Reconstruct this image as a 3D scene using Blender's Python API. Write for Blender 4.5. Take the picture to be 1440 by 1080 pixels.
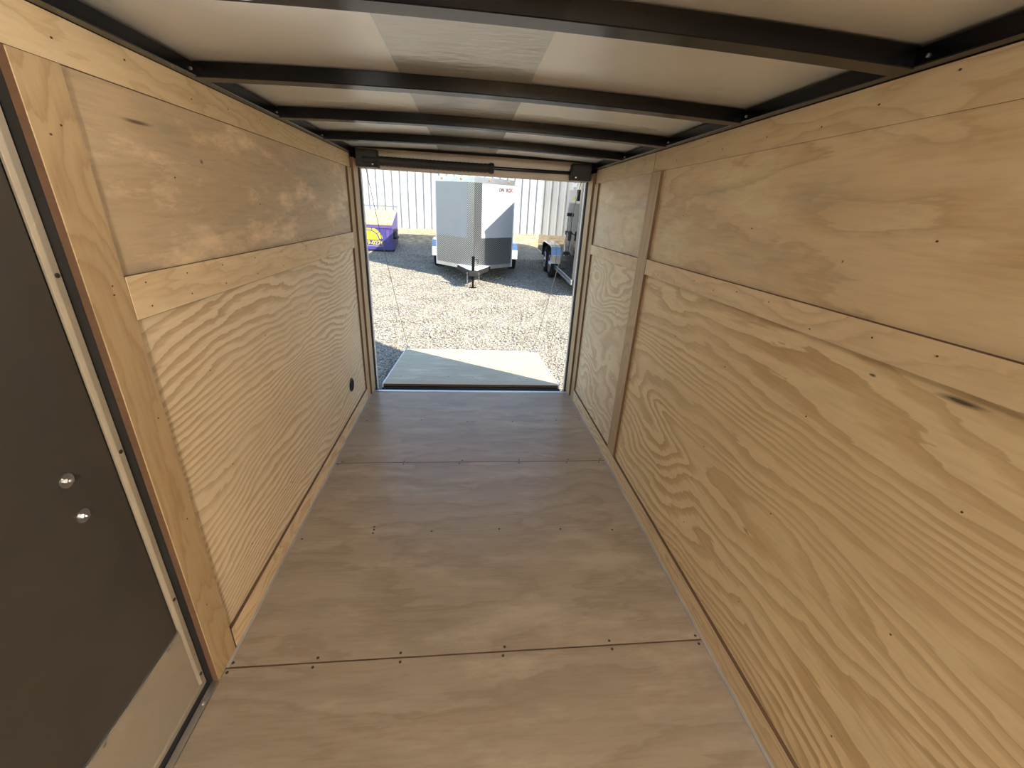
import bpy, bmesh, math, random
import numpy as np
from mathutils import Vector, Matrix

for o in list(bpy.data.objects):
    bpy.data.objects.remove(o)
sc = bpy.context.scene
C = sc.collection
rnd = random.Random(7)

# ------------------------------------------------------------------ camera
YAW, PITCH, ROLL = .118324, -.393378, .056088
fw = Vector((math.sin(YAW) * math.cos(PITCH), math.cos(YAW) * math.cos(PITCH), math.sin(PITCH)))
rt = Vector((math.cos(YAW), -math.sin(YAW), 0)); up = rt.cross(fw)
r2 = math.cos(ROLL) * rt + math.sin(ROLL) * up
u2 = -math.sin(ROLL) * rt + math.cos(ROLL) * up
cam = bpy.data.cameras.new('camera'); cam.sensor_width = 36; cam.lens = 582.32 / 1440 * 36
cam.clip_start = .02; cam.clip_end = 300
co = bpy.data.objects.new('camera', cam); C.objects.link(co)
M = Matrix((r2, u2, -fw)).transposed().to_4x4(); M.translation = Vector((-.05806, 0, 1.50626))
co.matrix_world = M; sc.camera = co

# ------------------------------------------------------------------ light
AZ, EL = math.radians(41.5), math.radians(34)
w = bpy.data.worlds.new('world'); sc.world = w; w.use_nodes = True
nt = w.node_tree; nt.nodes.clear()
sky = nt.nodes.new('ShaderNodeTexSky'); sky.sky_type = 'NISHITA'; sky.sun_disc = False
sky.sun_elevation = EL; sky.sun_rotation = math.radians(90) + AZ
sky.air_density = 1.2; sky.dust_density = .3; sky.ozone_density = 3.0
bg = nt.nodes.new('ShaderNodeBackground'); bg.inputs['Strength'].default_value = .13
wo = nt.nodes.new('ShaderNodeOutputWorld')
nt.links.new(sky.outputs[0], bg.inputs[0]); nt.links.new(bg.outputs[0], wo.inputs[0])
sl = bpy.data.lights.new('sun', 'SUN'); sl.energy = 4.6; sl.angle = math.radians(.53); sl.color = (1, .93, .80)
so = bpy.data.objects.new('sun', sl); C.objects.link(so)
tosun = Vector((math.cos(AZ) * math.cos(EL), -math.sin(AZ) * math.cos(EL), math.sin(EL)))
so.rotation_euler = tosun.to_track_quat('Z', 'Y').to_euler(); so.location = (20, -20, 20)
DOME_FILL_POWER = 68.0
vs = sc.view_settings
vs.view_transform = 'Standard'; vs.look = 'None'; vs.gamma = 1; vs.use_curve_mapping = False
vs.exposure = 1.5


# ------------------------------------------------------------------ helpers
def lin(r, g, b):
    f = lambda c: (c / 255 / 12.92) if c / 255 <= .04045 else ((c / 255 + .055) / 1.055) ** 2.4
    return (f(r), f(g), f(b), 1)


class NT:
    def __init__(s, name):
        s.m = bpy.data.materials.new(name); s.m.use_nodes = True
        s.t = s.m.node_tree; s.p = s.t.nodes['Principled BSDF']

    def n(s, typ, **kw):
        x = s.t.nodes.new(typ)
        for k, v in kw.items():
            if k.startswith('i_'):
                x.inputs[k[2:].replace('_', ' ')].default_value = v
            else:
                setattr(x, k, v)
        return x

    def l(s, a, b):
        s.t.links.new(a, b)

    def math(s, op, a, b=None, c=None):
        x = s.n('ShaderNodeMath', operation=op)
        for i, v in enumerate((a, b, c)):
            if v is None: continue
            if isinstance(v, (int, float)): x.inputs[i].default_value = v
            else: s.l(v, x.inputs[i])
        return x.outputs[0]

    def mix(s, f, a, b, blend='MIX'):
        x = s.n('ShaderNodeMix', data_type='RGBA', blend_type=blend)
        for i, v in ((0, f), (6, a), (7, b)):
            if isinstance(v, (int, float)): x.inputs[i].default_value = v
            elif isinstance(v, tuple): x.inputs[i].default_value = v
            else: s.l(v, x.inputs[i])
        return x.outputs[2]

    def ramp(s, f, stops):
        x = s.n('ShaderNodeValToRGB'); e = x.color_ramp.elements
        while len(e) < len(stops): e.new(.5)
        for k, (p, v) in zip(e, stops):
            k.position = p; k.color = (v, v, v, 1) if isinstance(v, (int, float)) else v
        s.l(f, x.inputs[0]); return x.outputs[0]

    def coords(s, scale=(1, 1, 1), loc=(0, 0, 0), rnd_off=False):
        tc = s.n('ShaderNodeTexCoord'); mp = s.n('ShaderNodeMapping')
        mp.inputs['Scale'].default_value = scale; mp.inputs['Location'].default_value = loc
        src = tc.outputs['Object']
        if rnd_off:
            oi = s.n('ShaderNodeObjectInfo'); va = s.n('ShaderNodeVectorMath', operation='MULTIPLY_ADD')
            cx = s.n('ShaderNodeCombineXYZ')
            for i in range(3): s.l(oi.outputs['Random'], cx.inputs[i])
            s.l(cx.outputs[0], va.inputs[0]); va.inputs[1].default_value = (37, 53, 71); s.l(src, va.inputs[2])
            src = va.outputs[0]
        s.l(src, mp.inputs[0]); return mp.outputs[0]

    def noise(s, vec, scale=1, detail=2, rough=.5, dist=0):
        x = s.n('ShaderNodeTexNoise'); x.inputs['Scale'].default_value = scale
        x.inputs['Detail'].default_value = detail; x.inputs['Roughness'].default_value = rough
        x.inputs['Distortion'].default_value = dist
        s.l(vec, x.inputs['Vector']); return x.outputs['Fac']

    def bump(s, h, strength=.3, dist=.002):
        b = s.n('ShaderNodeBump'); b.inputs['Strength'].default_value = strength; b.inputs['Distance'].default_value = dist
        s.l(h, b.inputs['Height']); s.l(b.outputs[0], s.p.inputs['Normal'])

    def set(s, col=None, rough=None, metal=None, **kw):
        for k, v in (('Base Color', col), ('Roughness', rough), ('Metallic', metal)):
            if v is None: continue
            if hasattr(v, 'links') or hasattr(v, 'is_linked'): s.l(v, s.p.inputs[k])
            else: s.p.inputs[k].default_value = v
        for k, v in kw.items(): s.p.inputs[k.replace('_', ' ')].default_value = v
        return s.m


def plain(name, col, rough=.6, metal=0, var=.12, vs_=6, bump=0, **kw):
    m = NT(name); v = m.coords(rnd_off=True)
    n = m.noise(v, vs_, 4, .6)
    dk = tuple(c * (1 - var) for c in col[:3]) + (1,); lt = tuple(min(1, c * (1 + var)) for c in col[:3]) + (1,)
    c = m.mix(m.ramp(n, [(.3, 0), (.7, 1)]), dk, lt)
    m.set(c, rough, metal, **kw)
    if bump: m.bump(m.noise(v, vs_ * 12, 3), bump, .002)
    return m.m


def ply(name, seed, light, dark, k=20, amp=6, along=.8, cross=2.6, grain=1, crossax=2, contrast=1.0, rough=.55,
        pale=0, grey=0, knots=(), fine=.5, rnd_off=False, soft=False, bump=.25, cathedral=None):
    """plywood face: contour bands of a stretched noise field (rotary-cut veneer)"""
    m = NT(name)
    s = [cross * .6] * 3; s[grain] = along; s[crossax] = cross
    base = m.coords((1, 1, 1), (seed * 3.1, seed * 1.7, seed * 2.3), rnd_off)
    mp = m.n('ShaderNodeMapping'); mp.inputs['Scale'].default_value = s; m.l(base, mp.inputs[0])
    n1 = m.noise(mp.outputs[0], 1, 1.6, .42, .5)
    sep = m.n('ShaderNodeSeparateXYZ'); m.l(base, sep.inputs[0])
    crossv = sep.outputs[crossax]
    v = m.math('ADD', m.math('MULTIPLY', crossv, float(k)), m.math('MULTIPLY', n1, float(amp)))
    # ragged edges of the bands
    sf = [90] * 3; sf[grain] = 9
    mf = m.n('ShaderNodeMapping'); mf.inputs['Scale'].default_value = sf; m.l(base, mf.inputs[0])
    fib = m.noise(mf.outputs[0], 1, 3, .6)
    m2 = m.n('ShaderNodeMapping'); sq = [cross * 3.2] * 3; sq[grain] = along * 3.6; m2.inputs['Scale'].default_value = sq; m.l(base, m2.inputs[0])
    n2 = m.noise(m2.outputs[0], 1, 3, .55, .4)
    v = m.math('ADD', v, m.math('MULTIPLY', n2, 2.0))
    v = m.math('ADD', v, m.math('MULTIPLY', fib, .5))
    fr = m.math('FRACT', v)
    if soft: ring = m.ramp(fr, [(0, .15), (.35, .0), (.78, .75), (.9, 1), (1, .15)])
    else: ring = m.ramp(fr, [(0, .0), (.42, .05), (.62, .8), (.88, 1), (.97, .75), (1, 0)])
    # the strength of the bands wanders
    wn = m.noise(base, 2.2, 2, .5)
    amt = m.math('MULTIPLY', ring, m.ramp(wn, [(.25, .45), (.7, 1)]))
    amt = m.math('MULTIPLY', amt, float(contrast))
    col = m.mix(amt, light, dark)
    late = m.ramp(fr, [(0, 0), (.80, 0), (.93, 1), (.985, .7), (1, 0)])
    col = m.mix(m.math('MULTIPLY', late, .30 * contrast), col, tuple(c * .72 for c in dark[:3]) + (1,))
    # broad tone drift
    mb = m.n('ShaderNodeMapping'); sb = [4] * 3; sb[grain] = 1.0; mb.inputs['Scale'].default_value = sb; m.l(base, mb.inputs[0])
    bn = m.noise(mb.outputs[0], 1, 4, .6)
    drift = tuple(a * .55 + b * .35 for a, b in zip(light[:3], dark[:3])) + (1,)
    col = m.mix(m.math('MULTIPLY', m.ramp(bn, [(.42, 0), (.72, 1)]), .55), col, drift)
    # fibre streaks
    col = m.mix(m.math('MULTIPLY', m.ramp(fib, [(.45, 0), (.75, 1)]), .35 * fine), col, tuple(c * .62 for c in dark[:3]) + (1,))
    if pale:
        mpz = m.n('ShaderNodeMapping'); sp = [7] * 3; sp[grain] = 2.2; mpz.inputs['Scale'].default_value = sp; m.l(base, mpz.inputs[0])
        pn = m.noise(mpz.outputs[0], 1, 6, .68)
        col = m.mix(m.math('MULTIPLY', m.ramp(pn, [(.52, 0), (.66, 1)]), float(pale)), col,
                    tuple(min(.92, c * 1.5 + .05) for c in light[:3]) + (1,))
    if grey:
        mgz = m.n('ShaderNodeMapping'); sg = [9] * 3; sg[grain] = 1.6; mgz.inputs['Scale'].default_value = sg
        mgz.inputs['Location'].default_value = (4, 9, 2); m.l(base, mgz.inputs[0])
        gn = m.noise(mgz.outputs[0], 1, 5, .62)
        g = sum(dark[:3]) / 3
        col = m.mix(m.math('MULTIPLY', m.ramp(gn, [(.55, 0), (.7, 1)]), float(grey)), col, (g * .95, g * .9, g * .75, 1))
    for kx in knots:      # (y, z, half length, half height, strength)
        tc = m.n('ShaderNodeTexCoord'); s3 = m.n('ShaderNodeSeparateXYZ'); m.l(tc.outputs['Object'], s3.inputs[0])
        dy = m.math('DIVIDE', m.math('SUBTRACT', s3.outputs[1], kx[0]), kx[2])
        dz = m.math('DIVIDE', m.math('SUBTRACT', s3.outputs[2], kx[1]), kx[3])
        d = m.math('SQRT', m.math('ADD', m.math('MULTIPLY', dy, dy), m.math('MULTIPLY', dz, dz)))
        d = m.math('ADD', d, m.math('MULTIPLY', m.math('SUBTRACT', fib, .5), 1.2))
        col = m.mix(m.math('MULTIPLY', m.ramp(d, [(.3, 1), (1, 0)]), kx[4]), col, (.05, .022, .01, 1))
    m.set(col, rough)
    hgt = m.math('ADD', m.math('MULTIPLY', ring, -.6), m.math('MULTIPLY', fib, .5))
    m.bump(hgt, bump, .0015)
    return m.m


# mesh building ------------------------------------------------------
class MB:
    def __init__(s): s.v = []; s.f = []; s.mi = []

    def add(s, vs_, fs, mi=0):
        b = len(s.v); s.v += [tuple(v) for v in vs_]
        for f in fs: s.f.append(tuple(b + i for i in f)); s.mi.append(mi)
        return s

    def box(s, x0, x1, y0, y1, z0, z1, mi=0, rot=None, piv=None):
        vs_ = [Vector((x, y, z)) for z in (z0, z1) for y in (y0, y1) for x in (x0, x1)]
        if rot is not None:
            pv = Vector(piv) if piv else Vector(((x0 + x1) / 2, (y0 + y1) / 2, (z0 + z1) / 2))
            vs_ = [rot @ (v - pv) + pv for v in vs_]
        return s.add(vs_, [(0, 2, 3, 1), (4, 5, 7, 6), (0, 1, 5, 4), (2, 6, 7, 3), (0, 4, 6, 2), (1, 3, 7, 5)], mi)

    def tube(s, pts, r, n=10, mi=0, cap=True):
        pts = [Vector(p) for p in pts]; rs = r if isinstance(r, (list, tuple)) else [r] * len(pts)
        rings = []; prev = None
        for i, p in enumerate(pts):
            d = (pts[min(i + 1, len(pts) - 1)] - pts[max(i - 1, 0)]).normalized()
            if prev is None: a = d.orthogonal().normalized()
            else: a = (prev - d * prev.dot(d)).normalized()
            prev = a; b = d.cross(a)
            rings.append([p + rs[i] * (math.cos(t) * a + math.sin(t) * b) for t in [2 * math.pi * k / n for k in range(n)]])
        vs_ = [v for r_ in rings for v in r_]; fs = []
        for i in range(len(pts) - 1):
            for k in range(n):
                fs.append((i * n + k, i * n + (k + 1) % n, (i + 1) * n + (k + 1) % n, (i + 1) * n + k))
        if cap:
            fs.append(tuple(reversed(range(n)))); fs.append(tuple(range((len(pts) - 1) * n, len(pts) * n)))
        return s.add(vs_, fs, mi)

    def lathe(s, prof, axis='z', c=(0, 0, 0), n=20, mi=0):
        """prof: [(radius, height)...] turned about the axis through c"""
        vs_ = []; fs = []
        for (r, h) in prof:
            for k in range(n):
                t = 2 * math.pi * k / n; a, b = r * math.cos(t), r * math.sin(t)
                p = {'z': (a, b, h), 'x': (h, a, b), 'y': (b, h, a)}[axis]
                vs_.append((p[0] + c[0], p[1] + c[1], p[2] + c[2]))
        for i in range(len(prof) - 1):
            for k in range(n):
                fs.append((i * n + k, i * n + (k + 1) % n, (i + 1) * n + (k + 1) % n, (i + 1) * n + k))
        fs.append(tuple(reversed(range(n)))); fs.append(tuple(range((len(prof) - 1) * n, len(prof) * n)))
        return s.add(vs_, fs, mi)

    def prism(s, poly, d0, d1, axis='x', mi=0):
        """closed 2-D outline pushed along an axis"""
        n = len(poly); mk = {'x': lambda a, b, d: (d, a, b), 'y': lambda a, b, d: (a, d, b), 'z': lambda a, b, d: (a, b, d)}[axis]
        vs_ = [mk(a, b, d0) for a, b in poly] + [mk(a, b, d1) for a, b in poly]
        fs = [(i, (i + 1) % n, n + (i + 1) % n, n + i) for i in range(n)]
        fs += [tuple(reversed(range(n))), tuple(range(n, 2 * n))]
        return s.add(vs_, fs, mi)

    def mesh(s, name, mats):
        me = bpy.data.meshes.new(name); me.from_pydata(s.v, [], s.f)
        if not isinstance(mats, (list, tuple)): mats = [mats]
        for m in mats: me.materials.append(m)
        me.polygons.foreach_set('material_index', s.mi)
        bm = bmesh.new(); bm.from_mesh(me); bmesh.ops.recalc_face_normals(bm, faces=bm.faces); bm.to_mesh(me); bm.free()
        return me

    def build(s, name, mats, parent=None, bevel=0, smooth=False):
        me = s.mesh(name, mats)
        if smooth:
            me.polygons.foreach_set('use_smooth', [True] * len(me.polygons))
            try: me.set_sharp_from_angle(angle=math.radians(40))
            except Exception: pass
        o = bpy.data.objects.new(name, me); C.objects.link(o)
        if parent: o.parent = parent
        if bevel:
            b = o.modifiers.new('bevel', 'BEVEL'); b.width = bevel; b.segments = 1; b.limit_method = 'ANGLE'
        return o


def inst(name, me, parent, loc=(0, 0, 0), rot=(0, 0, 0), sc_=(1, 1, 1)):
    o = bpy.data.objects.new(name, me); C.objects.link(o); o.parent = parent
    o.location = loc; o.rotation_euler = rot; o.scale = sc_
    return o


def empty(name, loc=(0, 0, 0), rot=(0, 0, 0)):
    o = bpy.data.objects.new(name, None); C.objects.link(o); o.location = loc; o.rotation_euler = rot
    o.empty_display_size = .1
    return o


def tag(o, label, cat, group=None):
    o['label'] = label; o['category'] = cat
    if group: o['group'] = group
    return o


def struct(o, label, cat=None):
    o['kind'] = 'structure'; o['label'] = label
    if cat: o['category'] = cat
    return o


def board(name, x0, x1, y0, y1, z0, z1, face, edge, parent, thin='x', bevel=.0012):
    """a board: broad faces take the face veneer, the narrow faces the edge plies"""
    m = MB().box(x0, x1, y0, y1, z0, z1)
    ax = 'xyz'.index(thin)
    big = {0: (4, 5), 1: (2, 3), 2: (0, 1)}[ax]
    m.mi = [0 if i in big else 1 for i in range(6)]
    return m.build(name, [face, edge], parent, bevel)


def text_mesh(body, size, depth, mat, name, parent, loc, rot, align='CENTER', sx=1.0, shear=0, bold=0):
    cu = bpy.data.curves.new('txt', 'FONT'); cu.body = body; cu.size = size; cu.extrude = depth
    cu.align_x = align; cu.resolution_u = 3; cu.offset = bold; cu.shear = shear
    t = bpy.data.objects.new('txt', cu); C.objects.link(t)
    dg = bpy.context.evaluated_depsgraph_get(); dg.update()
    me = bpy.data.meshes.new_from_object(t.evaluated_get(dg)); me.name = name
    bpy.data.objects.remove(t); bpy.data.curves.remove(cu)
    me.materials.clear(); me.materials.append(mat)
    return inst(name, me, parent, loc, rot, (sx, 1, 1))


# ------------------------------------------------------------------ materials
PL, PD = (.66, .45, .24, 1), (.43, .235, .088, 1)
m_plyLL = ply('ply_left_lower', 1, (.84, .70, .49, 1), (.56, .385, .205, 1), k=34, amp=15, along=.75, cross=2.2, contrast=1.0)
m_plyLU = ply('ply_left_upper', 2.3, (.58, .445, .285, 1), (.455, .325, .185, 1), k=5, amp=5, along=.5, cross=3, contrast=.45, pale=.75, grey=.55,
              soft=True, fine=.8, knots=((1.30, 1.665, .06, .006, .8), (1.55, 1.60, .01, .008, .7)))
m_plyRL = ply('ply_right_lower', 4.2, (.80, .64, .39, 1), (.53, .35, .16, 1), k=19, amp=17, along=.6, cross=2.0, contrast=1.0,
              knots=((.636, 1.213, .055, .008, .9), (.818, 1.197, .010, .004, .9), (1.02, .55, .02, .008, .5)))
m_plyRU = ply('ply_right_upper', 5.7, (.74, .57, .345, 1), (.52, .345, .17, 1), k=4, amp=9, along=.7, cross=2.6, contrast=.75, pale=.3, grey=.35, soft=True,
              knots=((.62, 1.62, .02, .006, .8), (1.005, 1.433, .005, .005, .9)))
m_plyRLb = ply('ply_right_rear_lower', 8.4, (.84, .70, .48, 1), (.57, .40, .22, 1), k=12, amp=22, along=1.1, cross=2.2, contrast=1.0,
               knots=((2.55, .95, .012, .016, .5),))
m_plyRUb = ply('ply_right_rear_upper', 9.1, (.74, .60, .42, 1), (.56, .42, .26, 1), k=3, amp=6, contrast=.5, pale=.45, grey=.5, soft=True)
m_batten = ply('ply_batten', 11, (.78, .61, .38, 1), (.58, .40, .21, 1), k=14, amp=10, along=1.0, cross=4, contrast=.65, pale=.2, rnd_off=True, soft=True)
m_top = ply('ply_top_board', 12.5, (.69, .54, .325, 1), (.51, .35, .175, 1), k=10, amp=12, along=1.1, cross=4.5, contrast=.7, rnd_off=True, soft=True)
m_post = ply('ply_post', 14, (.51, .375, .21, 1), (.39, .25, .12, 1), k=26, amp=14, grain=2, crossax=1, along=.9, cross=4, contrast=.8, rnd_off=True, soft=True)
m_base = ply('ply_base_board', 15, (.78, .61, .38, 1), (.56, .375, .19, 1), k=26, amp=12, along=1.2, cross=5, contrast=.8, rnd_off=True)
m_floor = ply('floor_ply', 17, (.37, .307, .235, 1), (.275, .212, .152, 1), k=3, amp=5, grain=0, crossax=1, along=.7, cross=2.4, contrast=.75, rough=.30,
              pale=.3, grey=.35, soft=True, fine=.6, rnd_off=True, bump=.08)
m_ramp = ply('ramp_ply', 19, (.58, .50, .35, 1), (.48, .40, .265, 1), k=5, amp=5, grain=0, crossax=1, along=.7, cross=3, contrast=.6, rough=.7, pale=.4, grey=.3, soft=True)


def edge_mat():
    m = NT('ply_edge'); v = m.coords((20, 20, 20)); n = m.noise(v, 3, 3)
    m.set(m.mix(n, (.095, .05, .027, 1), (.15, .085, .045, 1)), .75); return m.m


m_edge = edge_mat()
m_black = plain('black_paint', (.004, .004, .0045, 1), .22, var=.3, Specular_IOR_Level=.22)
m_blackm = plain('black_rough', (.012, .012, .012, 1), .7, var=.3)
m_rubber = plain('rubber', (.014, .014, .015, 1), .8, var=.3, bump=.2)
m_steel = plain('zinc', (.55, .55, .56, 1), .32, 1, var=.2)
m_alu = plain('aluminium', (.62, .63, .65, 1), .38, 1, var=.1)
m_alupaint = plain('cream_trim', (.36, .32, .255, 1), .38, 0, var=.06)
m_white = plain('white_trim', (.75, .75, .74, 1), .35, 0, var=.04)
m_caulk = plain('grey_edge', (.36, .35, .35, 1), .55, 0, var=.15)
m_screw = plain('dark_screw', (.035, .028, .022, 1), .5, 0, var=.3)
m_nail = plain('nail_hole', (.07, .04, .02, 1), .8, 0, var=.3)
m_doordark = plain('door_skin', (.056, .050, .043, 1), .55, 0, var=.12, vs_=3, bump=.12)
m_header = plain('header_panel', (.42, .37, .31, 1), .5, 0, var=.1)
m_shell = plain('shell', (.06, .06, .065, 1), .4, 0, var=.1)


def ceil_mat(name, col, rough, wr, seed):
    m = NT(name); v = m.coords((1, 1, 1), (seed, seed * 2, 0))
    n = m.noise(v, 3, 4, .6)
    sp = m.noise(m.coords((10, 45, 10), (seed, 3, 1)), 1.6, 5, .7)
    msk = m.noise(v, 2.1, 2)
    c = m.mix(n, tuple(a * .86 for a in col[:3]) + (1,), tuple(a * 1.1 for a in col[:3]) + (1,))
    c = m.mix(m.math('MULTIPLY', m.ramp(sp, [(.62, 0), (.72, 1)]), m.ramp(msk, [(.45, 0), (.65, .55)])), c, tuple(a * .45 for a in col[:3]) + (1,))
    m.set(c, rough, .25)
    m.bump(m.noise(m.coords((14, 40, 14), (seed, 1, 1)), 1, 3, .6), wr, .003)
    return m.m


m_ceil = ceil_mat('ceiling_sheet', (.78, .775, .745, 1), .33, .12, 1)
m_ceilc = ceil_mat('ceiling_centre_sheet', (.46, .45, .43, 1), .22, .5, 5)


def tread():
    m = NT('tread_plate'); v = m.coords((1, 1, 1))
    s3 = m.n('ShaderNodeSeparateXYZ'); m.l(v, s3.inputs[0])
    a = m.math('SINE', m.math('MULTIPLY', s3.outputs[0], 2 * math.pi / .045))
    b = m.math('SINE', m.math('MULTIPLY', s3.outputs[2], 2 * math.pi / .045))
    h = m.math('MULTIPLY', a, b)
    hh = m.ramp(m.math('MULTIPLY_ADD', h, .5, .5), [(.55, 0), (.75, 1)])
    c = m.mix(hh, (.20, .205, .21, 1), (.70, .71, .73, 1))
    m.set(c, .3, 1); m.bump(hh, .9, .006); return m.m


m_tread = tread()
m_vwhite = plain('white_skin', (.37, .38, .39, 1), .25, 0, var=.015)


def glossblack():
    m = NT('gloss_black_skin'); v = m.coords()
    m.set((.012, .012, .013, 1), .035, 0, IOR=2.3)
    m.bump(m.noise(m.coords((1.2, .8, 2.2)), 2.5, 3), .05, .01); return m.m


m_gloss = glossblack()
m_chrome = plain('polished_fender', (.75, .76, .78, 1), .12, 1, var=.03)
m_purple = plain('dumpster_purple', (.05, .042, .19, 1), .45, 0, var=.12, vs_=3)
m_purple2 = plain('dumpster_rim', (.10, .06, .22, 1), .5, 0, var=.12, vs_=3)
m_yellow = plain('yellow_print', (.62, .50, .03, 1), .5, 0, var=.06)
m_lid = plain('lid_plastic', (.50, .45, .23, 1), .5, 0, var=.05)
m_red = plain('red_print', (.75, .05, .04, 1), .5)
m_ink = plain('dark_print', (.05, .05, .055, 1), .5)
m_lamp = plain('amber_marker', (.35, .16, .05, 1), .3)
m_barn = plain('barn_sheet', (.50, .51, .505, 1), .5, 0, var=.08, vs_=.8)
m_cable = plain('wire_cable', (.16, .16, .15, 1), .4, .6)


def ground_mat():
    m = NT('gravel_ground'); v = m.coords()
    vo = m.n('ShaderNodeTexVoronoi'); vo.inputs['Scale'].default_value = 46; m.l(v, vo.inputs['Vector'])
    cs = m.n('ShaderNodeSeparateColor'); m.l(vo.outputs['Color'], cs.inputs[0])
    g = m.ramp(cs.outputs[0], [(0, (.07, .065, .055, 1)), (.4, (.24, .21, .17, 1)), (.75, (.37, .33, .255, 1)), (1, (.55, .49, .38, 1))])
    big = m.noise(v, .5, 4, .6)
    g = m.mix(m.math('MULTIPLY', m.ramp(big, [(.4, 0), (.7, 1)]), .4), g, (.42, .37, .29, 1))
    n = m.noise(v, 5, 5, .7)
    straw = m.mix(m.ramp(n, [(.4, 0), (.62, 1)]), (.26, .19, .11, 1), (.56, .46, .29, 1))
    s3 = m.n('ShaderNodeSeparateXYZ'); m.l(v, s3.inputs[0])
    edge = m.math('ADD', s3.outputs[1], m.math('MULTIPLY', m.math('SUBTRACT', m.noise(v, 1.6, 4), .5), 1.6))
    f = m.n('ShaderNodeMapRange'); m.l(edge, f.inputs[0]); f.inputs[1].default_value = 14.8; f.inputs[2].default_value = 15.5
    m.set(m.mix(f.outputs[0], g, straw), .85)
    m.bump(vo.outputs['Distance'], .8, .012); return m.m


m_ground = ground_mat()


def stone_mat():
    m = NT('gravel_stone'); v = m.coords()
    vo = m.n('ShaderNodeTexVoronoi'); vo.inputs['Scale'].default_value = 48; m.l(v, vo.inputs['Vector'])
    cs = m.n('ShaderNodeSeparateColor'); m.l(vo.outputs['Color'], cs.inputs[0])
    m.set(m.ramp(cs.outputs[0], [(0, (.10, .09, .075, 1)), (.35, (.29, .26, .21, 1)), (.7, (.38, .335, .26, 1)), (1, (.54, .485, .375, 1))]), .8); return m.m


m_stone = stone_mat()

# ------------------------------------------------------------------ the trailer we stand in
W = .875          # face of battens and base boards
P = .889          # face of the recessed plywood panels
YF, YR = -2.3, 3.40
TOPZ = 1.823
SEAM1, SEAM2 = 1.029, 2.29

# floor
fl = MB().box(-.93, .93, YF - .05, 3.46, -.13, -.019).build('floor', m_shell)
struct(fl, 'brown plywood floor of the trailer, in sheets with screwed seams')
g = .0015
for y0, y1 in ((YF, -1.41 - g), (-1.41 + g, -.19 - g), (-.19 + g, SEAM1 - g), (SEAM1 + g, SEAM2 - g), (SEAM2 + g, YR)):
    board('plywood_sheet', -W, W, y0, y1, -.019, 0, m_floor, m_edge, fl, thin='z', bevel=.0015)
for s in (-1, 1):
    xs = sorted((s * W, s * (W - .010)))
    MB().box(xs[0], xs[1], 1.03 if s < 0 else YF, YR - .04, .0, .004).build('edge_strip', m_caulk, fl)
MB().box(-.86, .86, YR, YR + .035, -.03, .004).build('threshold_strip', m_alu, fl, .001)
screw_me = MB().lathe([(.0052, 0), (.0052, .0012), (.003, .0016)], n=8).mesh('screw', m_screw)
pts = []
for x in (-.86, -.576, -.287, .094, .499, .85):
    pts += [(x, SEAM1 + .017), (x + rnd.uniform(-.01, .01), SEAM1 - .016)]
for x in (-.83, -.45, -.08, .29, .62, .84):
    pts += [(x, SEAM2 + .016), (x + rnd.uniform(-.02, .02), SEAM2 - .018)]
pts += [(-.838, 1.639), (-.512, 1.689), (-.512, 1.665), (-.515, 1.71), (-.225, 1.668), (.116, 1.67), (.434, 1.657), (.707, 1.641)]
pts += [(x, 2.86 + rnd.uniform(-.02, .02)) for x in (-.8, -.4, -.05, .3, .65, .84)]
pts += [(x, .42 + rnd.uniform(-.02, .02)) for x in (-.8, -.4, .0, .4, .8)]
for x, y in pts:
    inst('screw', screw_me, fl, (x, y, .0))
sc2 = MB().lathe([(.006, 0), (.006, .003), (.003, .0045)], n=10).mesh('screw', m_steel)
for x in (-.80, -.33, .12, .53, .82): inst('screw', sc2, fl, (x, YR + .012, .004), sc_=(.7, .7, .7))

nail_me = MB().lathe([(.0023, 0), (.0023, .0008), (.001, .001)], 'x', n=6).mesh('nail_head', m_nail)


def nails(parent, s, xface, pts_):
    for y, z in pts_:
        inst('nail_head', nail_me, parent, (s * xface, y, z), (0, 0, math.pi if s > 0 else 0), (1, 1 + rnd.random() * .5, 1))


# left wall
wl = MB().box(-.945, -.907, 1.0, 3.5, -.1, 1.87)
wl.box(-.945, -.93, YF - .05, 1.0, -.13, 1.87)
wl = wl.build('wall_left', m_shell)
struct(wl, 'left plywood wall of the trailer beyond the side door')
bx = lambda s, a, b: sorted((s * a, s * b))


def wb(name, s, a, b, y0, y1, z0, z1, mat, parent):
    x = bx(s, a, b); return board(name, x[0], x[1], y0, y1, z0, z1, mat, m_edge, parent)


MIDL0, MIDL1 = 1.207, 1.314
wb('plywood_panel', -1, P, P + .018, 1.0, 3.345, MIDL1 - .05, TOPZ - .01, m_plyLU, wl)['label'] = 'smooth weathered upper plywood panel'
wb('plywood_panel', -1, P, P + .018, 1.0, 3.345, .0, MIDL1 - .051, m_plyLL, wl)['label'] = 'lower plywood panel with bold wavy grain'
wb('batten', -1, W, P, 1.10, 3.245, MIDL0, MIDL1, m_batten, wl)
wb('top_board', -1, .884, P + .018, YF, 3.345, 1.735, TOPZ, m_top, wl)
wb('base_board', -1, W, P, 1.105, 3.245, 0, .092, m_base, wl)
wb('door_post', -1, W, .894, .987, 1.098, 0, 1.733, m_post, wl)
MB().box(-.93, -.8945, .990, 1.098, -.02, 1.733).build('door_frame', m_blackm, wl)
wb('rear_strip', -1, W, P, 3.247, 3.345, 0, 1.733, m_post, wl)
wb('jamb_board', -1, .860, P, 3.347, 3.475, 0, 1.80, m_post, wl)
nails(wl, -1, W, [(y, z) for y in (1.16, 1.33, 1.52, 1.75, 2.0, 2.3, 2.65, 3.0) for z in (MIDL0 + .025, MIDL1 - .022)])
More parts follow.
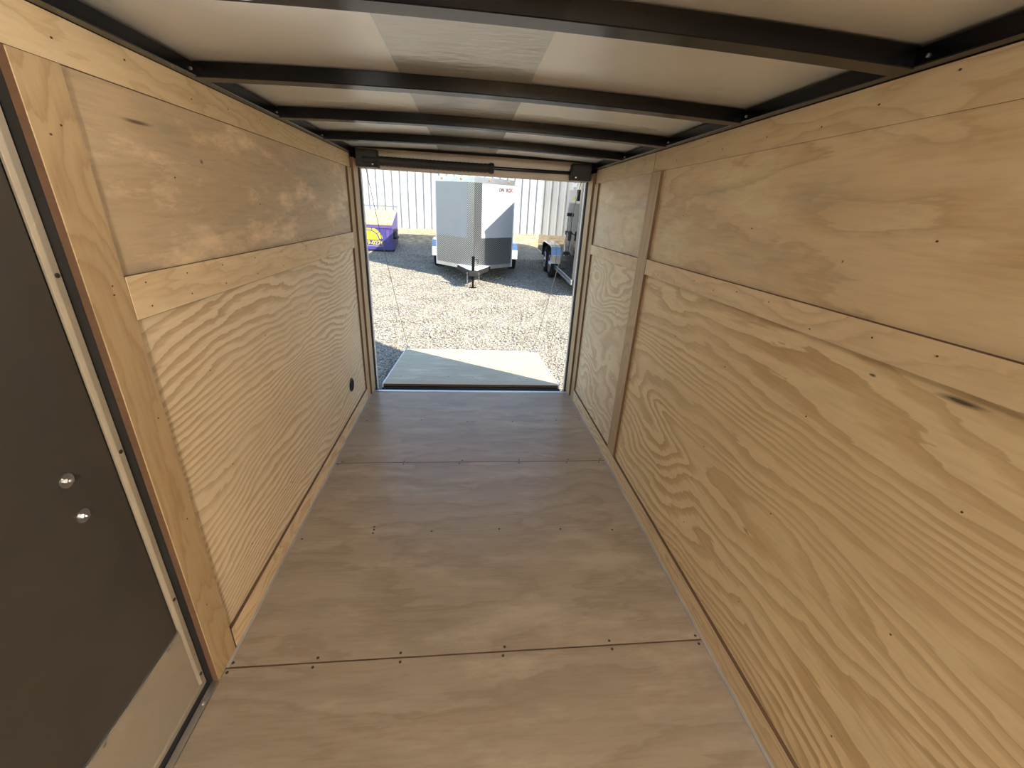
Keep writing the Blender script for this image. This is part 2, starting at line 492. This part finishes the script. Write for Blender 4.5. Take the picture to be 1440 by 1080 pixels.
nails(wl, -1, .884, [(1.1 + i * .22 + rnd.uniform(-.04, .04), 1.755 + rnd.random() * .05) for i in range(10)])
nails(wl, -1, W, [(1.02 + rnd.random() * .05, z) for z in (1.62, 1.60, 1.3, 1.28, .95, .62, .3)])
nails(wl, -1, P, [(y, z) for y in (1.35, 1.75, 2.15, 2.55, 2.95) for z in (.25, .62, .98)])
nails(wl, -1, P, [(y, 1.5 + rnd.uniform(-.03, .05)) for y in (1.4, 1.9, 2.5)])
nails(wl, -1, .86, [(3.365, z) for z in (1.6, 1.1, .7, .25)])

# right wall
wr = MB().box(.907, .945, YF - .05, 3.5, -.1, 1.87).build('wall_right', m_shell)
struct(wr, 'right plywood wall of the trailer with a vertical seam post')
PR0, PR1 = 2.18, 2.30
wb('plywood_panel', 1, P, P + .018, YF, 2.24, 1.264, TOPZ - .01, m_plyRU, wr)['label'] = 'upper plywood panel with blistered grain'
wb('plywood_panel', 1, P, P + .018, YF, 2.24, 0, 1.263, m_plyRL, wr)['label'] = 'lower plywood panel with long flowing grain'
wb('plywood_panel', 1, P, P + .018, 2.241, 3.345, 1.264, TOPZ - .01, m_plyRUb, wr)['label'] = 'small pale upper plywood panel by the opening'
wb('plywood_panel', 1, P, P + .018, 2.241, 3.345, 0, 1.263, m_plyRLb, wr)['label'] = 'small swirl-grained lower plywood panel by the opening'
wb('batten', 1, W, P, YF, PR0 - .001, 1.236, 1.314, m_batten, wr)
wb('batten', 1, W, P, PR1 + .001, 3.245, 1.238, 1.308, m_batten, wr)
wb('top_board', 1, .884, P + .018, YF, 2.30, 1.731, TOPZ, m_top, wr)
wb('top_board', 1, .884, P + .018, 2.302, 3.345, 1.731, TOPZ, m_top, wr)
wb('base_board', 1, W, P, YF, 3.245, 0, .098, m_base, wr)
wb('seam_post', 1, W - .002, P, PR0, PR1, .10, 1.730, m_post, wr)
wb('rear_strip', 1, W, P, 3.247, 3.345, 0, 1.730, m_post, wr)
wb('jamb_board', 1, .860, P, 3.347, 3.475, 0, 1.80, m_post, wr)
nails(wr, 1, W, [(.5 + i * .17 + rnd.uniform(-.03, .03), 1.25 + rnd.random() * .05) for i in range(10)])
nails(wr, 1, .884, [(.45 + i * .2 + rnd.uniform(-.05, .05), 1.755 + rnd.random() * .05) for i in range(13)])
nails(wr, 1, P, [(y, z) for y in (.55, .95, 1.35, 1.75, 2.1) for z in (.3, .68, 1.02)])
nails(wr, 1, P, [(y, 1.52 + rnd.uniform(-.04, .04)) for y in (.8, 1.4, 1.9, 2.6, 3.0)])
nails(wr, 1, P, [(y, z) for y in (2.5, 3.0) for z in (.35, .7, 1.05)])
nails(wr, 1, .86, [(3.365, z) for z in (1.6, 1.1, .7, .25)])

# front wall, behind the camera
wf = MB().box(-.93, .93, YF - .06, YF - .02, -.1, 1.87).build('wall_front', m_shell)
struct(wf, 'plywood front wall of the trailer')
board('plywood_panel', -.907, .907, YF - .02, YF, 0, 1.83, m_batten, m_edge, wf, thin='y')


# ceiling
def arch(x): return .018 * (1 - (x / .875) ** 2)


def arch_strip(x0, x1, y0, y1, z0, th, n=10):
    xs = [x0 + (x1 - x0) * i / n for i in range(n + 1)]
    poly = [(x, z0 + arch(x)) for x in xs] + [(x, z0 + th + arch(x)) for x in reversed(xs)]
    return MB().prism(poly, y0, y1, 'y')


ce = arch_strip(-.95, .95, YF - .06, 3.50, 1.872, .03, 16).build('ceiling', m_shell)
struct(ce, 'pale sheet ceiling of the trailer under black roof bows')
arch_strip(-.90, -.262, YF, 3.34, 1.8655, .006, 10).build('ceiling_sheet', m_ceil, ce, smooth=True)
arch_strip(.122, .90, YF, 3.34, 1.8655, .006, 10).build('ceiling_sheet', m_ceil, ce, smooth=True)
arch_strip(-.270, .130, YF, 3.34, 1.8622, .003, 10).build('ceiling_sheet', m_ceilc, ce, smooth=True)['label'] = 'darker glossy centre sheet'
for y in (-1.945, -1.365, -.785, -.205, .38, .96, 1.55, 2.13, 2.71):
    arch_strip(-.86, .86, y, y + .055, 1.822, .040, 20).build('roof_bow', m_black, ce, .002, True)
for s in (-1, 1):
    r = MB(); x = bx(s, .852, .93)
    r.box(x[0], x[1], YF, 3.46, TOPZ + .001, TOPZ + .036)
    x = bx(s, .885, .93)
    r.box(x[0], x[1], YF, 3.46, TOPZ + .036, TOPZ + .06)
    r.build('roof_rail', m_black, ce, .002)
    for y in (.96, 1.55, 2.13, 2.71):
        b = MB().lathe([(.004, 0), (.004, .004), (.0025, .0055)], 'x', n=6)
        inst('bolt', b.mesh('bolt', m_steel), ce, (s * .852, y + .02, TOPZ + .02), (0, 0, math.pi if s > 0 else 0))
        inst('bolt', b.mesh('bolt', m_steel), ce, (s * .852, y - .03, TOPZ + .014), (0, 0, math.pi if s > 0 else 0))
for x0, x1 in ((-.70, -.275), (.14, .76)):       # beaded roof seam showing between the bows
    bd = MB(); n = int((x1 - x0) / .013)
    for i in range(n):
        x = x0 + (i + .5) * .013; z = 1.8655 + arch(x)
        bd.box(x - .0045, x + .0045, 2.005, 2.018, z - .0022, z + .001)
    bd.build('seam_bead', m_ceil, ce)['kind'] = 'stuff'

# rear frame
wb_ = MB()
for s in (-1, 1):
    x = bx(s, .858, .95); wb_.box(x[0], x[1], 3.476, 3.53, -.13, 1.90)
wb_.box(-.95, .95, 3.476, 3.53, 1.752, 1.90); wb_.box(-.95, .95, 3.44, 3.53, -.16, -.031)
wre = wb_.build('wall_rear', m_blackm)
struct(wre, 'rear door frame of the trailer around the open ramp doorway')
MB().box(-.86, .86, 3.440, 3.475, 1.748, 1.872).build('header_panel', m_header, wre, .002)
MB().box(-.85, .85, 3.478, 3.54, 1.744, 1.751).build('header_lip', m_header, wre)
for s in (-1, 1):
    x = bx(s, .848, .862); MB().box(x[0], x[1], 3.512, 3.545, -.10, 1.745).build('frame_edge', m_white, wre)
    x = bx(s, .852, .861); MB().box(x[0], x[1], 3.477, 3.511, -.02, 1.745).build('rubber_seal', m_rubber, wre)

# side door
d1 = MB().box(-.932, -.922, .05, .955, .28, 1.735).build('door_1', m_doordark)
struct(d1, 'dark side door with cream edge trim and kick plate')
MB().box(-.924, -.918, .05, .978, .012, .281).build('kick_plate', m_alupaint, d1, .001)
tr = MB(); tr.prism([(-.926, .962), (-.918, .960), (-.913, .968), (-.913, .985), (-.918, .9865), (-.926, .9865)], .004, 1.735, 'z')
tr.build('edge_trim', m_alupaint, d1, .001)
MB().box(-.921, -.912, .05, .985, .004, .022).build('bottom_trim', m_alupaint, d1, .001)
MB().box(-.921, -.9175, .05, .960, .277, .2815).build('kick_edge', m_alu, d1)
wsh = MB().lathe([(.0165, 0), (.0165, .002), (.009, .0022)], 'x', n=20).mesh('washer', m_steel)
nut = MB().lathe([(.0075, 0), (.0075, .006), (.0045, .0065), (.0045, .011), (.002, .012)], 'x', n=6).mesh('nut', m_steel)
for y, z in ((.839, .916), (.842, .819)):
    a = inst('washer', wsh, d1, (-.922, y, z)); inst('nut', nut, a, (.002, 0, 0))
dsc = MB().lathe([(.0055, 0), (.0055, .0015), (.003, .0025)], 'x', n=8).mesh('screw', m_screw)
for y, z in ((.975, 1.334), (.975, .905), (.975, .395), (.975, .06)): inst('screw', dsc, d1, (-.913, y, z))
dsk = MB().lathe([(.005, 0), (.005, .002), (.003, .003)], 'x', n=8).mesh('screw', m_steel)
for y in (.907, .674, .45, .2): inst('screw', dsk, d1, (-.918, y, .268))
sill = MB(); sill.box(-.897, -.8755, .05, 1.0, -.03, .003); sill.box(-.93, -.897, .05, 1.0, -.05, -.03)
sill = sill.build('trim_1', [m_alu], None, .001); struct(sill, 'metal sill strip along the floor under the side door')
inst('screw', MB().lathe([(.006, 0), (.006, .002), (.003, .004)], 'z', n=10).mesh('screw', m_steel), sill, (-.887, .917, .003))
MB().box(-.93, -.898, .05, .99, -.03, -.026).build('rubber_seal', m_rubber, sill)

# ------------------------------------------------------------------ ground
GZ = [(-80, -2.8), (3.4, -.25), (5.1, -.205), (9.2, -.07), (11, -.015), (13.6, .10), (14.2, .15), (15, .31), (16.2, .52), (17.4, .64), (18.6, .672), (80, .7)]
GY = np.array([a for a, b in GZ]); GV = np.array([b for a, b in GZ])


def gz(y): return float(np.interp(y, GY, GV))


ys = sorted(set(list(np.linspace(-60, 2, 12)) + list(np.linspace(2.5, 19, 67)) + list(np.linspace(20, 60, 8))))
xs = list(np.linspace(-50, -10, 9)) + list(np.linspace(-9, 9, 73)) + list(np.linspace(10, 50, 9))
nr = np.random.RandomState(3)
gm = MB(); vv = []
for y in ys:
    for x in xs: vv.append((x, y, gz(y) + (nr.uniform(-.012, .012) if y > 5.6 else 0)))
nx = len(xs); gm.add(vv, [(j * nx + i, j * nx + i + 1, (j + 1) * nx + i + 1, (j + 1) * nx + i) for j in range(len(ys) - 1) for i in range(nx - 1)])
go = gm.build('ground', m_ground, None, 0, True); struct(go, 'gravel yard rising to a straw-covered bank at the barn')

# loose stones lying on the gravel
N = 44000
u = nr.rand(N); yy = 3.75 + (13.8 - 3.75) * u ** 1.6; xx = nr.uniform(-1, 1, N) * (1.6 + .28 * yy)
keep = ~((np.abs(xx) < .86) & (yy < 5.2)); xx = xx[keep]; yy = yy[keep]; N = len(xx)
zz = np.interp(yy, GY, GV); r = nr.uniform(.007, .0185, N) * (1 + .03 * (yy - 4))
oc = np.array([(1, 0, 0), (0, 1, 0), (-1, 0, 0), (0, -1, 0), (0, 0, 1), (0, 0, -1)], float)
ang = nr.rand(N) * 6.283; ca, sa = np.cos(ang), np.sin(ang)
jit = nr.uniform(.6, 1.35, (N, 6, 1)); b = oc[None] * jit * np.stack([r * nr.uniform(.8, 1.4, N), r, r * nr.uniform(.5, .8, N)], 1)[:, None]
b[:, :, :2] += nr.uniform(-.25, .25, (N, 6, 2)) * r[:, None, None]
X = b[:, :, 0] * ca[:, None] - b[:, :, 1] * sa[:, None] + xx[:, None]
Y = b[:, :, 0] * sa[:, None] + b[:, :, 1] * ca[:, None] + yy[:, None]
Z = b[:, :, 2] + zz[:, None] + r[:, None] * .25
V = np.stack([X, Y, Z], 2).reshape(-1, 3)
tri = np.array([(0, 1, 4), (1, 2, 4), (2, 3, 4), (3, 0, 4), (1, 0, 5), (2, 1, 5), (3, 2, 5), (0, 3, 5)])
F = (tri[None] + (np.arange(N) * 6)[:, None, None]).reshape(-1, 3)
me = bpy.data.meshes.new('gravel_stones'); me.from_pydata(V.tolist(), [], F.tolist()); me.materials.append(m_stone)
gs = bpy.data.objects.new('gravel_stones', me); C.objects.link(gs)
tag(gs, 'loose grey and tan stones strewn over the gravel yard', 'gravel'); gs['kind'] = 'stuff'

# ------------------------------------------------------------------ loading ramp
RL0, RL1 = Vector((0, 3.60, -.008)), Vector((0, 5.10, -.155))
dirv = (RL1 - RL0); RLEN = dirv.length; RA = math.atan2(dirv.z, dirv.y)
rp = empty('loading_ramp', RL0, (RA, 0, 0))
tag(rp, 'plywood-faced ramp door lowered onto the gravel behind the doorway', 'ramp')
board('deck', -.815, .815, 0, RLEN, -.018, 0, m_ramp, m_edge, rp, thin='z', bevel=.001)
for s in (-1, 1):
    x = bx(s, .8155, .828); MB().box(x[0], x[1], 0, RLEN, -.045, .003).build('side_rail', m_white, rp, .001)
MB().box(-.8155, .8155, .0, .02, -.05, -.0185).build('hinge_beam', m_blackm, rp)
MB().box(-.8155, .8155, RLEN + .0005, RLEN + .015, -.045, .002).build('end_rail', m_alu, rp, .001)
hg = MB().tube([(-.82, -.045, -.035), (.82, -.045, -.035)], .014, 10)
for i in range(6):
    x = -.72 + i * .288; hg.box(x - .05, x + .05, -.06, .0, -.040, -.034)
hg.build('hinge', m_blackm, rp)
for s in (-1, 1):
    b = MB(); x = s * .79
    b.box(x - .035, x + .035, RLEN - .09, RLEN - .02, .0, .005); b.tube([(x - .02, RLEN - .055, .005), (x - .02, RLEN - .055, .035), (x + .02, RLEN - .055, .035), (x + .02, RLEN - .055, .005)], .006, 8)
    b.build('cable_bracket', m_steel, rp)
for i in range(14):
    inst('screw', screw_me, rp, (-.7 + (i % 7) * .233, .25 + (i // 7) * .85 + rnd.uniform(-.02, .02), 0))


def rpt(x, y, z): return Vector((x, RL0.y + y * math.cos(RA) - z * math.sin(RA), RL0.z + y * math.sin(RA) + z * math.cos(RA)))


# spring assist on the header with its cables
sp = empty('ramp_spring', (0, 3.385, 1.79)); tag(sp, 'black ramp spring on a shaft above the rear doorway with two thin cables', 'spring')
n = 60; tubep = [(-.80 + .905 * i / n, 0, .002 - .004 * math.sin(i / n * 2.4)) for i in range(n + 1)]
MB().tube(tubep, [.029 + .0025 * (i % 2) for i in range(n + 1)], 14).build('spring_coil', m_blackm, sp, smooth=True)
MB().tube([(-.80, 0, 0), (.82, 0, 0.004)], .0125, 12).build('shaft', m_black, sp, smooth=True)
MB().lathe([(.034, .09), (.038, .10), (.036, .118), (.028, .125)], 'x', (0, 0, 0), 14).build('end_cone', m_blackm, sp)
for s in (-1, 1):
    b = MB(); x = bx(s, .70, .845); b.box(x[0], x[1], -.022, .053, -.042, .068)
    b.build('bracket', m_blackm, sp, .004)
    MB().lathe([(.042, s * .69), (.042, s * .695), (.034, s * .697), (.034, s * .70)], 'x', (0, -.006, -.006), 16).build('drum', m_blackm, sp)
    b = MB().lathe([(.006, 0), (.006, .01)], 'y', (s * .73, -.033, -.025), 6)
    b.build('bolt', m_steel, sp)
    p0 = Vector((s * .80, .06, -.03)); p1 = rpt(s * .79, RLEN - .055, .03) - Vector((0, 3.385, 1.79))
    pp = [p0.lerp(p1, t / 16) - Vector((0, 0, .05 * math.sin(math.pi * t / 16))) for t in range(17)]
    MB().tube(pp, .0028, 6).build('cable', m_cable, sp)

# ------------------------------------------------------------------ dome lamp, added fill lamp and wall vent
dl = empty('dome_lamp', (-.46, .915, 1.8665)); tag(dl, 'round white dome lamp on the ceiling at the top edge', 'lamp')
MB().lathe([(.088, -.012), (.092, -.010), (.092, 0.0), (.088, .002)], 'z', n=32).build('base', m_alupaint, dl, smooth=True)
m = NT('dome_lens'); m.set((.78, .74, .66, 1), .35, 0, **{'Transmission_Weight': .15}); m_lens = m.m
MB().lathe([(.030, -.048), (.055, -.043), (.072, -.033), (.080, -.020), (.082, -.0122)], 'z', n=32).build('lens', m_lens, dl, smooth=True)


def bulb(loc, parent, power):
    L = bpy.data.lights.new('dome_fill_light', 'POINT'); L.energy = power; L.color = (1, .96, .90); L.shadow_soft_size = .06
    o = bpy.data.objects.new('dome_fill_light', L); C.objects.link(o); o.parent = parent; o.location = loc
    return o


bulb((0, 0, -.115), dl, DOME_FILL_POWER * .013)
dl_fill = empty('dome_lamp', (0.4, -2.05, 1.874)); tag(dl_fill, 'added fill lamp on the ceiling behind the viewpoint, built as a white dome', 'lamp')  # unseen lamp, added behind the camera as main fill for the interior
for ch in ('base', 'lens'):
    inst(ch, bpy.data.meshes[ch], dl_fill)
bulb((0, 0, -.115), dl_fill, DOME_FILL_POWER)

vt = empty('round_vent', (-P, 2.868, .289)); tag(vt, 'small round black vent low on the left plywood wall', 'vent')
MB().lathe([(.050, 0), (.050, .004), (.044, .007), (.038, .007), (.038, .002)], 'x', n=28).build('flange', m_black, vt, smooth=True)
for i in range(5):
    z = -.026 + i * .013; h = math.sqrt(.038 ** 2 - z * z)
    MB().box(.002, .006, -h, h, z - .0035, z + .0035, rot=Matrix.Rotation(.5, 3, 'Y')).build('slat', m_blackm, vt)

# ------------------------------------------------------------------ barn
bn = empty('metal_barn', (0, 18.6, .60)); tag(bn, 'long white ribbed metal barn wall across the back of the yard', 'barn')
bn.rotation_euler = (.02, 0, 0)
pr_ = []; SP = .305
for k in range(3):
    x = k * SP
    pr_ += [(x, 0), (x + .006, -.058), (x + .030, -.058), (x + .046, 0), (x + .12, 0), (x + .125, -.008), (x + .14, -.008), (x + .145, 0), (x + .205, 0), (x + .21, -.008), (x + .225, -.008), (x + .23, 0)]
pr_.append((3 * SP, 0))
sheet = MB(); nn = len(pr_)
for (za, zb) in ((0, 5.0),):
    sheet.add([(a, b_, za) for a, b_ in pr_] + [(a, b_, zb) for a, b_ in pr_], [(i, i + 1, nn + i + 1, nn + i) for i in range(nn - 1)])
    sheet.add([(a, b_ + .002, za) for a, b_ in pr_] + [(a, b_ + .002, zb) for a, b_ in pr_], [(i, nn + i, nn + i + 1, i + 1) for i in range(nn - 1)])
sheet_me = sheet.mesh('siding_sheet', m_barn)
for k in range(-14, 14): inst('siding_sheet', sheet_me, bn, (k * SP * 3, 0, .0))
MB().box(-12.9, 12.9, .01, 6, .0, 5.0).build('frame_core', m_barn, bn)
MB().box(-12.9, 12.9, -.05, .009, -.25, .045).build('footing', plain('concrete', (.45, .40, .33, 1), .9), bn)
MB().prism([(-.3, 4.95), (6.3, 4.95), (6.3, 5.05), (3, 6.2), (-.3, 5.05)], -13, 13, 'x').build('roof', m_barn, bn)


# ------------------------------------------------------------------ wheels
def wheel(parent, x, y, z, r, wd, side):
    t = MB().lathe([(r * .62, -wd / 2), (r * .9, -wd / 2), (r, -wd * .36), (r, wd * .36), (r * .9, wd / 2), (r * .62, wd / 2)], 'x', n=28).build('tyre', m_rubber, parent, smooth=True)
    t.location = (x, y, z)
    h = MB().lathe([(r * .62, 0), (r * .60, .012), (r * .5, .0), (r * .22, -.01), (r * .18, .03), (r * .05, .035)], 'x', n=20)
    for k in range(5):
        a = 2 * math.pi * k / 5; h.lathe([(.010, -.005), (.010, .015), (.005, .02)], 'x', (0, .062 * math.cos(a), .062 * math.sin(a)), 6)
    ho = h.build('rim', m_alu, t, smooth=True); ho.location = (side * wd / 2, 0, 0); ho.rotation_euler = (0, 0, math.pi if side < 0 else 0)
    return t


# ------------------------------------------------------------------ V-nose trailer facing us
AX, AY = .075, 9.80
vt_ = empty('cargo_trailer', (AX, AY, gz(9.9)), (.028, 0, math.radians(-1.8)))
tag(vt_, 'white V-nosed enclosed trailer facing us with tread-plate nose and front jack', 'trailer')
HW, VD, B0, B1, LEN = .905, .80, .275, 2.17, 4.3
m_ = MB(); m_.prism([(-HW, VD), (0, 0), (HW, VD), (HW, VD + LEN), (-HW, VD + LEN)], B0 + .03, B1, 'z'); m_.build('body', m_vwhite, vt_)


def nose(name, s, t0, t1, z0, z1, off, mat, bev=.0, th=.006):
    """panel lying on one face of the V, t runs from the apex to the corner"""
    nrm = Vector((s * VD, -HW, 0)).normalized(); d = Vector((s * HW, VD, 0))
    a, b_ = d * t0 + nrm * off, d * t1 + nrm * off; c, e = a + nrm * th, b_ + nrm * th
    return MB().prism([(a.x, a.y), (b_.x, b_.y), (e.x, e.y), (c.x, c.y)], z0, z1, 'z').build(name, mat, vt_, bev)


for s in (-1, 1):
    nose('nose_panel', s, .17, .985, .965, 2.088, .001, m_vwhite)
    nose('tread_plate', s, .17, .985, .36, .962, .001, m_tread)
    nose('apex_plate', s, .0, .168, .36, 2.088, .002, m_tread)
    nose('lower_trim', s, .0, 1.0, B0, .358, .001, m_alu, .001, .01)
    tb = nose('top_band', s, .0, 1.0, 2.09, B1 + .03, .001, m_alu, .001, .012)
    for t in (.33, .82):
        nrm = Vector((s * VD, -HW, 0)).normalized(); p = Vector((s * HW, VD, 0)) * t + nrm * .014
        ml = MB().lathe([(.022, 0), (.022, -.012), (.012, -.02)], 'y', n=10).build('marker_lamp', m_lamp, vt_); ml.location = (p.x, p.y, 2.15)
    nose('corner_trim', s, .985, 1.01, B0, B1, .0, m_white, 0, .012)
    wheel(vt_, s * (HW + .11), VD + 1.45, .33, .33, .19, s)
    # fender: round arch over the wheel
    a = [(VD + 1.45 - .45, .33), (VD + 1.45 - .43, .56), (VD + 1.45 - .30, .72), (VD + 1.45, .76), (VD + 1.45 + .30, .72), (VD + 1.45 + .43, .56), (VD + 1.45 + .45, .33)]
    poly = a + [(y, z - .02 if abs(y - VD - 1.9) < .4 else z) for y, z in [(VD + 1.45 + .42, .33), (VD + 1.45 + .40, .55), (VD + 1.45 + .28, .69), (VD + 1.45, .73), (VD + 1.45 - .28, .69), (VD + 1.45 - .40, .55), (VD + 1.45 - .42, .33)]]
    x = bx(s, HW, HW + .23); MB().prism(poly, x[0], x[1], 'x').build('fender', m_chrome, vt_, .004)
    MB().box(*bx(s, HW, HW + .012), VD, VD + LEN, B0, .38).build('side_rail', m_alu, vt_)
    # tongue arm
    e = Vector((s * .36, .25, .30)); q = Vector((s * .04, -.62, .30)); dd = (q - e).normalized(); pp = dd.cross(Vector((0, 0, 1))) * .028
    MB().prism([((e + pp).x, (e + pp).y), ((q + pp).x, (q + pp).y), ((q - pp).x, (q - pp).y), ((e - pp).x, (e - pp).y)], .25, .35, 'z').build('tongue_arm', m_blackm, vt_, .004)
    ch = MB(); cx = s * .125
    for k in range(7):
        zc = .28 - k * .033; a1 = (k % 2) * math.pi / 2
        ch.tube([(cx + .013 * math.cos(t) * math.cos(a1), -.50 + .013 * math.cos(t) * math.sin(a1), zc + .024 * math.sin(t)) for t in [i * math.pi / 5 for i in range(11)]], .005, 6, cap=False)
    ch.build('safety_chain', m_steel, vt_)
MB().prism([(-.40, .27), (.40, .27), (.05, -.62), (-.05, -.62)], .352, .362, 'z').build('tongue_plate', m_white, vt_)
MB().box(-.09, .09, -.80, -.60, .27, .37).build('coupler', m_blackm, vt_, .01)
jk = MB().tube([(0, -.64, .02), (0, -.64, .34)], .022, 12); jk.tube([(0, -.64, .34), (0, -.64, .64)], .032, 12); jk.lathe([(.035, .635), (.035, .655), (.02, .665)], 'z', (0, -.64, 0), 12)
jo = jk.build('jack', m_black, vt_, smooth=True)
MB().box(-.075, .075, -.69, -.59, .005, .018).build('foot', m_black, jo, .003)
MB().tube([(.03, -.64, .60), (.10, -.64, .60), (.10, -.64, .52)], .008, 8).build('crank', m_black, jo)
MB().box(-.10, .10, -.61, -.585, .18, .30).build('jack_bracket', m_blackm, jo)
# logo on the right-hand nose panel
nrm = Vector((VD, -HW, 0)).normalized(); dd = Vector((HW, VD, 0)); rz = math.atan2(VD, HW)
for body, t, mat, size in (('ON', .645, m_ink, .105), ('RO', .82, m_ink, .105), ('X', .90, m_red, .13)):
    p = dd * t + nrm * .0095
    text_mesh(body, size, .001, mat, 'logo_letters', vt_, (p.x, p.y, 1.945), (math.pi / 2, 0, rz), sx=.85 if body == 'RO' else 1.0, bold=.004)
for t0, t1 in ((.64, .70), (.80, .85)): nose('logo_line', 1, t0, t1, 1.915, 1.923, .0075, m_ink, 0, .001)

# ------------------------------------------------------------------ black trailer at the right
BX, BY = 2.06, 8.5
bt = empty('cargo_trailer', (BX, BY, gz(8.6)), (.032, 0, -.0214)); tag(bt, 'glossy black tandem-axle trailer at the right edge of the doorway', 'trailer')
BL, BT, BW = 5.35, 2.72, 2.05
MB().box(0.012, BW, 0.02, BL, .36, BT).build('body', m_shell, bt)
for k in range(4):
    y0 = .02 + k * (BL - .02) / 4; MB().box(0, .012, y0, y0 + (BL - .02) / 4 - .002, .37, BT - .05).build('side_panel', m_gloss, bt)
rl = MB()
for z0, z1, x in ((.27, .30, -.012), (.30, .335, -.004), (.335, .37, -.016)): rl.box(x, .012, 0, BL, z0, z1)
rl.build('bottom_rail', m_alu, bt, .002)
MB().box(-.01, .05, 0, BL, BT - .05, BT + .02).build('top_rail', m_alu, bt, .003)
MB().box(.02, BW - .02, 0, BL, .24, .36).build('chassis', m_blackm, bt)
for s, xw in ((-1, .015), (1, BW - .015)):
    for y in (2.42, 3.24): wheel(bt, xw, y, .34, .34, .19, s)
    poly = [(1.98, .40), (1.98, .60), (2.10, .78), (2.30, .82), (3.36, .82), (3.56, .78), (3.68, .60), (3.68, .40), (3.65, .40), (3.65, .59), (3.54, .75), (3.35, .79), (2.31, .79), (2.12, .75), (2.01, .59), (2.01, .40)]
    x = (-.12, 0) if s < 0 else (BW, BW + .12)
    fo = MB().prism(poly, x[0], x[1], 'x').build('fender', m_chrome, bt, .004)
    for k in range(3):
        xa = x[0] + .02 + .035 * k; MB().box(xa, xa + .010, 1.965, 1.98, .42, .60).build('rib', m_chrome, fo)
# side door hardware
MB().tube([(-.05, .80, .75), (-.05, .80, 1.62)], .016, 10).build('lock_bar', m_steel, bt, smooth=True)
for z in (.80, 1.22, 1.58): MB().box(-.07, .0, .77, .83, z - .035, z + .035).build('lock_bracket', m_blackm, bt, .004)
MB().tube([(-.06, .80, 1.22), (-.07, .35, 1.20)], .012, 8).build('lock_handle', m_black, bt)
MB().box(-.10, -.04, .28, .36, 1.10, 1.28).build('handle_grip', m_blackm, bt, .01)
MB().box(-.004, .0, .45, .80, 2.10, 2.17).build('marker_plate', m_white, bt)
MB().box(-.004, .0, .46, .60, 1.85, 1.93).build('sticker', m_yellow, bt)
MB().box(-.03, 0, .18, .24, 1.85, 2.05).build('hinge', m_blackm, bt, .004)

# ------------------------------------------------------------------ purple dumpster
DX, DY = -2.40, 14.0
du = empty('dumpster', (DX, DY, gz(14.0) - .005), (0.01, 0, math.radians(1))); tag(du, 'purple steel dumpster with pale yellow lid by the barn', 'dumpster')
DW = 1.85
body = MB(); body.prism([(0, .06), (1.25, .06), (1.25, 1.16), (.0, .76)], -DW, 0, 'x'); body.build('body', m_purple, du, .006)
MB().box(-DW, 0, -.02, .03, .70, .78).build('rim', m_purple2, du, .006)
MB().box(-DW - .01, .01, .02, 1.2, .0, .059).build('skid', m_blackm, du)
lid = MB(); nl = 12
for k in range(nl):
    x0 = -DW + .01 + k * (DW - .02) / nl; ww = (DW - .02) / nl
    lid.prism([(x0, 0), (x0 + ww * .72, 0), (x0 + ww * .72, .035), (x0 + ww * .60, .05), (x0 + ww * .12, .05), (x0, .035)], 0, 1.22, 'y')
    lid.box(x0 + ww * .72, x0 + ww, 0, 1.22, 0, .02)
lo = lid.build('lid', m_lid, du); lo.location = (0, .02, .79); lo.rotation_euler = (math.atan2(.40, 1.25), 0, 0)
MB().tube([(-DW - .02, 1.25, 1.32), (.02, 1.25, 1.32)], .022, 8).build('lid_rail', m_steel, du)
for x in (-DW + .02, -.01): MB().box(x - .015, x + .015, 1.22, 1.28, .9, 1.32).build('rail_post', m_steel, du)
for s in (0,):
    sl_ = MB(); sl_.box(.0, .07, .20, .75, .60, .67); sl_.box(.0, .09, .20, .75, .38, .44); sl_.box(0.0, .03, .2, .75, .44, .60); sl_.build('fork_pocket', m_blackm, du, .004)
MB().box(-.19, -.10, -.012, .0, .30, .66).build('stiffener', m_purple2, du)
# printed emblem: a sun disc with a broken ring over a number


def arc_poly(cx, cz, r0, r1, a0, a1, n=10):
    o = [(cx + r1 * math.cos(a0 + (a1 - a0) * i / n), cz + .87 * r1 * math.sin(a0 + (a1 - a0) * i / n)) for i in range(n + 1)]
    i_ = [(cx + r0 * math.cos(a0 + (a1 - a0) * i / n), cz + .87 * r0 * math.sin(a0 + (a1 - a0) * i / n)) for i in reversed(range(n + 1))]
    return o + i_


ECX, ECZ = -.74, .355
MB().prism([(ECX + .31 * math.cos(t), ECZ + .27 * math.sin(t)) for t in [math.pi * i / 16 for i in range(17)]], -.004, .001, 'y').build('emblem_disc', m_yellow, du)
for k in range(5):
    a0 = .12 + k * .585; MB().prism(arc_poly(ECX, ECZ, .345, .435, a0, a0 + .52, 6), -.004, .001, 'y').build('emblem_ray', m_yellow, du)
text_mesh('829-0276', .165, .001, m_yellow, 'number_print', du, (-.62, -.003, .215), (math.pi / 2, 0, 0), sx=1.05, bold=.003)
MB().box(-1.0, -.30, -.003, 0, .165, .180).build('print_line', plain('pale_print', (.30, .30, .36, 1), .5), du)
